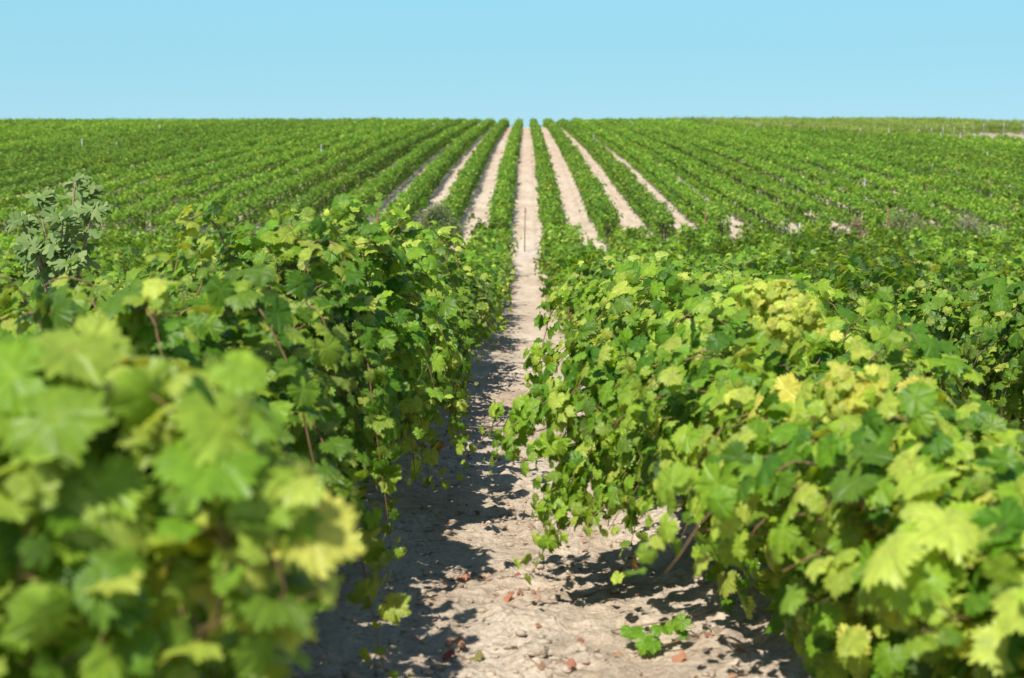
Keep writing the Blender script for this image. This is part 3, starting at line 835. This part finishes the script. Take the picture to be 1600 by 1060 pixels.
# ------------------------------------------------------------------ fig sapling on the left
def fig_leaf():
    key = [(0, 1.0), (14, 0.86), (26, 0.42), (38, 0.72), (48, 0.78), (62, 0.36), (90, 0.26), (130, 0.2), (180, 0.02)]
    pts = key + [(360 - a, r) for a, r in reversed(key[1:-1])]
    a = np.radians([p[0] for p in pts]); r = np.array([p[1] for p in pts])
    V = np.concatenate([[[0, 0.18, 0.03]], np.stack([np.sin(a) * r, np.cos(a) * r, -0.08 * np.abs(np.sin(a)) * r], 1)])
    n = len(pts); F = [(0, 1 + i, 1 + (i + 1) % n) for i in range(n)]
    return V, np.array(F)[:, ::-1], np.concatenate([[1], (np.abs(np.sin(a)) < 0.05) * 1.0])
TPL.append(orient(fig_leaf()))
def fig_tree(x, y):
    rng = np.random.default_rng(12); z = g1(x, y)
    root = empty('fig_tree', (x, y, z)); tr = Geo(); br = Geo()
    P, Nn, T, Sz = [], [], [], []
    o = np.array([x, y, z])
    tips = [(px(120, 285, y) - o, 1.0), (px(60, 312, y + 0.1) - o, 0.9), (px(150, 330, y - 0.1) - o, 0.8), (px(30, 350, y) - o, 0.8), (px(95, 345, y - 0.3) - o, 0.8), (px(80, 390, y - 0.3) - o, 0.6), (px(135, 300, y + 0.4) - o, 0.8), (px(105, 420, y - 0.35) - o, 0.5), (px(45, 395, y - 0.3) - o, 0.5)]
    tr.tube([(0, 0, -0.1), (0.03, 0, 0.35), (0, 0.02, 0.8), (0.03, 0, 1.15)], [0.04, 0.034, 0.028, 0.02], 7)
    for tip, k in tips:
        b = arc((0.0, 0, 0.5 + 0.35 * k), (tip * 0.55 + np.array([0, 0, 0.75])) * np.array([1.15, 1, 0.9]), tip, 12)
        br.tube(b, np.linspace(0.016, 0.007, 12), 5)
        for f in np.linspace(0.3, 1, 17):
            p = np.array([np.interp(f * 11, np.arange(12), b[:, q]) for q in range(3)])
            nl = 1 if f < 0.9 else 5
            for _ in range(nl):
                a = rng.uniform(0, 2 * math.pi)
                d = np.array([math.cos(a), math.sin(a), 0.5 if f > 0.85 else 0.05]); d /= np.linalg.norm(d)
                q = p + d * 0.035
                br.tube([p, q], 0.003, 3)
                P.append(q); T.append(d + np.array([0, 0, -0.1])); Nn.append(np.array([-0.2, -0.65, 0.55]) + rng.normal(0, 0.3, 3)); Sz.append(rng.uniform(0.085, 0.13) * (0.8 if f > 0.95 else 1))
    tr.build('trunk', M_DRY, root); br.build('branch', M_DRY, root)
    n = len(P); u = rng.random((n, 1))
    cols = np.array([0.09, 0.165, 0.04]) * (1 - u) + np.array([0.24, 0.33, 0.10]) * u
    V, F, at = scatter_leaves(np.array(P), np.array(Nn), np.array(T), np.array(Sz), cols, 4, rng)
    del at['vein']
    mesh_obj('foliage', V, F, M_PLAIN_LEAF, root, attrs=at, smooth=True)
    tag(root, 'young fig tree with grey-green lobed leaves standing above the vines at left', 'fig tree')
fig_tree(-3.35, 10.2)

# ------------------------------------------------------------------ litter, stones and twigs on the path
def ground_z(x, y): return gz(x, y) + micro(x, y)
def icosa():
    p = (1 + 5 ** .5) / 2
    V = np.array([(-1, p, 0), (1, p, 0), (-1, -p, 0), (1, -p, 0), (0, -1, p), (0, 1, p), (0, -1, -p), (0, 1, -p), (p, 0, -1), (p, 0, 1), (-p, 0, -1), (-p, 0, 1)]) / math.hypot(1, p)
    F = np.array([(0, 11, 5), (0, 5, 1), (0, 1, 7), (0, 7, 10), (0, 10, 11), (1, 5, 9), (5, 11, 4), (11, 10, 2), (10, 7, 6), (7, 1, 8), (3, 9, 4), (3, 4, 2), (3, 2, 6), (3, 6, 8), (3, 8, 9), (4, 9, 5), (2, 4, 11), (6, 2, 10), (8, 6, 7), (9, 8, 1)])
    return V, F
IV, IF = icosa()
n = 9000
d = 4.6 + 16 * R.random(n) ** 1.7; x = R.normal(0, 0.9, n)
keep = (vnoise(x * 1.5, d * 1.5, 77) + R.normal(0, 0.12, n)) > 0.5
d = d[keep]; x = np.clip(x[keep], -1.9, 2.2); n = len(d)
sz = 0.004 + 0.022 * R.random(n) ** 4
big = R.random(n) < 0.006; sz[big] = R.uniform(0.02, 0.045, big.sum())
V = IV[None] * sz[:, None, None] * R.uniform(0.6, 1.25, (n, 12, 1)) * np.array([1.2, 1, 0.7])
V = V + np.stack([x, d, ground_z(x, d) + sz * 0.25], 1)[:, None]
o = mesh_obj('gravel', V.reshape(-1, 3), (IF[None] + (np.arange(n) * 12)[:, None, None]).reshape(-1, 3), M_SOIL)
tag(o, 'chalk crumbs and pebbles strewn over the sandy path', 'gravel', kind='stuff')
# dead leaves and straw
n = 1000
d = 4.6 + 30 * R.random(n) ** 1.6; x = R.normal(0.1, 0.75, n)
keep = (vnoise(x * 0.9, d * 0.8, 99) + R.normal(0, 0.1, n)) > 0.52
d = d[keep]; x = x[keep]; n = len(d)
P = np.stack([x, d, ground_z(x, d) + 0.012], 1)
u = R.random((n, 1))
cols = np.array([0.24, 0.10, 0.06]) * (1 - u) + np.array([0.45, 0.29, 0.18]) * u
V, F, at = scatter_leaves(P, np.array([0, 0, 1.0]) + R.normal(0, 0.45, (n, 3)), R.normal(0, 1, (n, 3)), R.uniform(0.006, 0.024, n), cols, 2, R)
del at['vein']
o = mesh_obj('dead_leaves', V, F, M_PLAIN_LEAF, attrs=at); tag(o, 'reddish dry leaf crumbs scattered along the sandy path', 'dead leaves', kind='stuff')
st = Geo()
for k in range(800):
    d_ = 4.6 + 16 * R.random() ** 1.5; x_ = R.normal(0.1, 0.8); L = R.uniform(0.03, 0.16); a = R.normal(0, 0.5)
    if vnoise(x_ * 0.9, d_ * 0.8, 55) + R.normal(0, 0.1) < 0.48: continue
    t = np.linspace(-0.5, 0.5, 4)
    xs = x_ + t * L * math.cos(a); ys = d_ + t * L * math.sin(a) + 0.15 * L * t * t * R.normal()
    st.tube(np.stack([xs, ys, ground_z(xs, ys) + 0.006 + 0.008 * R.random()], 1), R.uniform(0.0008, 0.0022), 3)
o = st.build('straw', M_DRY); tag(o, 'dry straw and stalk bits lying on the sandy path', 'straw', kind='stuff')

def ground_pt(pxx, pyy):
    """photo pixel -> point on the near ground"""
    d = 8.0
    for _ in range(40):
        d = -(g1((pxx - 822) / 2222 * d, d) - EYE) * 2222 / (pyy - 300)
    return (pxx - 822) / 2222 * d, d
def dead_leaf(pxx, pyy, size, c, label):
    x, y = ground_pt(pxx, pyy)
    V, F, at = scatter_leaves(np.array([[0, 0, 0.02]]), np.array([[0.1, -0.35, 0.9]]), np.array([[R.normal(), R.normal() * 0.4, 0.0]]), np.array([size]), np.array([c]), 0, R)
    del at['vein']
    V[:, 2] += 0.012 * np.sin(V[:, 0] * 90) 
    o = mesh_obj('fallen_leaf', V, F, M_PLAIN_LEAF, attrs=at, smooth=True, loc=(x, y, float(ground_z(x, y))))
    tag(o, label, 'fallen leaf', 'larger dead leaves on the path')
dead_leaf(712, 1022, 0.055, (0.40, 0.23, 0.14), 'largest crumpled tan-red leaf lying on the path at the bottom edge')
dead_leaf(742, 1040, 0.035, (0.22, 0.20, 0.07), 'small olive brown leaf lying just right of the largest crumpled leaf')
dead_leaf(696, 1041, 0.035, (0.30, 0.09, 0.06), 'small red leaf lying just below the largest crumpled leaf')
dead_leaf(806, 908, 0.032, (0.33, 0.13, 0.08), 'reddish leaf lying in the middle of the path beneath the hanging shoot')
dead_leaf(795, 940, 0.030, (0.45, 0.19, 0.10), 'orange-brown leaf in the middle of the path, nearer than the reddish one')
dead_leaf(838, 945, 0.030, (0.50, 0.27, 0.18), 'pale pinkish leaf right of the orange-brown leaf in mid path')
dead_leaf(722, 910, 0.035, (0.45, 0.20, 0.12), 'tan leaf at the edge of the left row shadow')
dead_leaf(905, 1022, 0.032, (0.30, 0.12, 0.08), 'dark red leaf lying on the lit soil at the lower middle right')
dead_leaf(890, 1052, 0.034, (0.38, 0.18, 0.11), 'brownish red leaf at the very bottom edge, right of the middle')
dead_leaf(1068, 1046, 0.04, (0.45, 0.22, 0.13), 'tan leaf beside the creeping green shoot at the bottom')

# dry canes lying or arching on the soil
def dry_cane(pts, r, label):
    W = []
    for (a, b, h) in pts:
        x, y = ground_pt(a, b); W.append((x, y, float(ground_z(x, y)) + h))
    W = np.array(W); t = np.linspace(0, 1, len(W)); tt = np.linspace(0, 1, 16)
    Q = np.stack([np.interp(tt, t, W[:, k]) for k in range(3)], 1)
    K = Q.copy(); K[1:-1] = (Q[:-2] + Q[1:-1] * 2 + Q[2:]) / 4
    g = Geo(); g.tube(K, np.linspace(r, r * 0.4, 16), 5)
    o = g.build('dry_cane', M_DRY, loc=W[0]); tag(o, label, 'dry cane', 'dry canes on the soil')
dry_cane([(1090, 900, 0.02), (1110, 905, 0.16), (1125, 935, 0.1), (1145, 950, 0.01)], 0.005, 'dry cane arching out of the soil under the right row')
dry_cane([(960, 1003, 0.01), (1060, 990, 0.03), (1150, 985, 0.02)], 0.005, 'thin dry cane lying across the lit soil at lower right')
dry_cane([(1110, 1020, 0.03), (1150, 1035, 0.05), (1190, 1058, 0.02)], 0.008, 'thick dry cane at the bottom beside the creeping shoot')
dry_cane([(1180, 1058, 0.01), (1120, 1020, 0.05), (1105, 1005, 0.03)], 0.005, 'short dry cane crossing the thick one at the bottom')
dry_cane([(905, 935, 0.0), (960, 928, 0.02), (1040, 925, 0.02)], 0.006, 'dry cane lying in the shade under the right row')

# creeping green shoots on the soil
def creeper(pts, nleaf, size, label, seed):
    rng = np.random.default_rng(seed); W = []
    for (a, b, h) in pts:
        x, y = ground_pt(a, b); W.append((x, y, float(ground_z(x, y)) + h))
    W = np.array(W); o0 = W[0].copy(); W = W - o0
    c = arc(W[0], W[len(W) // 2], W[-1], 14)
    root = empty('creeping_shoot', o0); g = Geo(); g.tube(c, np.linspace(0.004, 0.002, 14), 5); g.build('stem', M_CANE, root)
    k = rng.uniform(0, 13, nleaf); P = np.stack([np.interp(k, np.arange(14), c[:, q]) for q in range(3)], 1) + rng.normal(0, 0.03, (nleaf, 3)); P[:, 2] += 0.05
    V, F, at = scatter_leaves(P, np.array([-0.1, -0.6, 0.7]) + rng.normal(0, 0.3, (nleaf, 3)), rng.normal(0, 1, (nleaf, 3)), size * rng.uniform(0.7, 1.2, nleaf), leaf_cols(nleaf, rng), 0, rng)
    mesh_obj('foliage', V, F, M_LEAF, root, attrs=at, smooth=True)
    tag(root, label, 'creeping shoot')
creeper([(995, 1030, 0.02), (1050, 1030, 0.05), (1110, 1030, 0.03)], 8, 0.045, 'green vine shoot creeping flat on the soil at the bottom, right of the path', 3)
creeper([(1150, 1000, 0.02), (1140, 985, 0.12), (1120, 985, 0.16)], 9, 0.040, 'small lime green sucker sprouting from shaded soil at lower right', 4)

for o in S.objects:
    if o.get('label') and not 4 <= len(o['label'].replace('-', ' ').split()) <= 16: print('LABEL', len(o['label'].split()), o['label'])
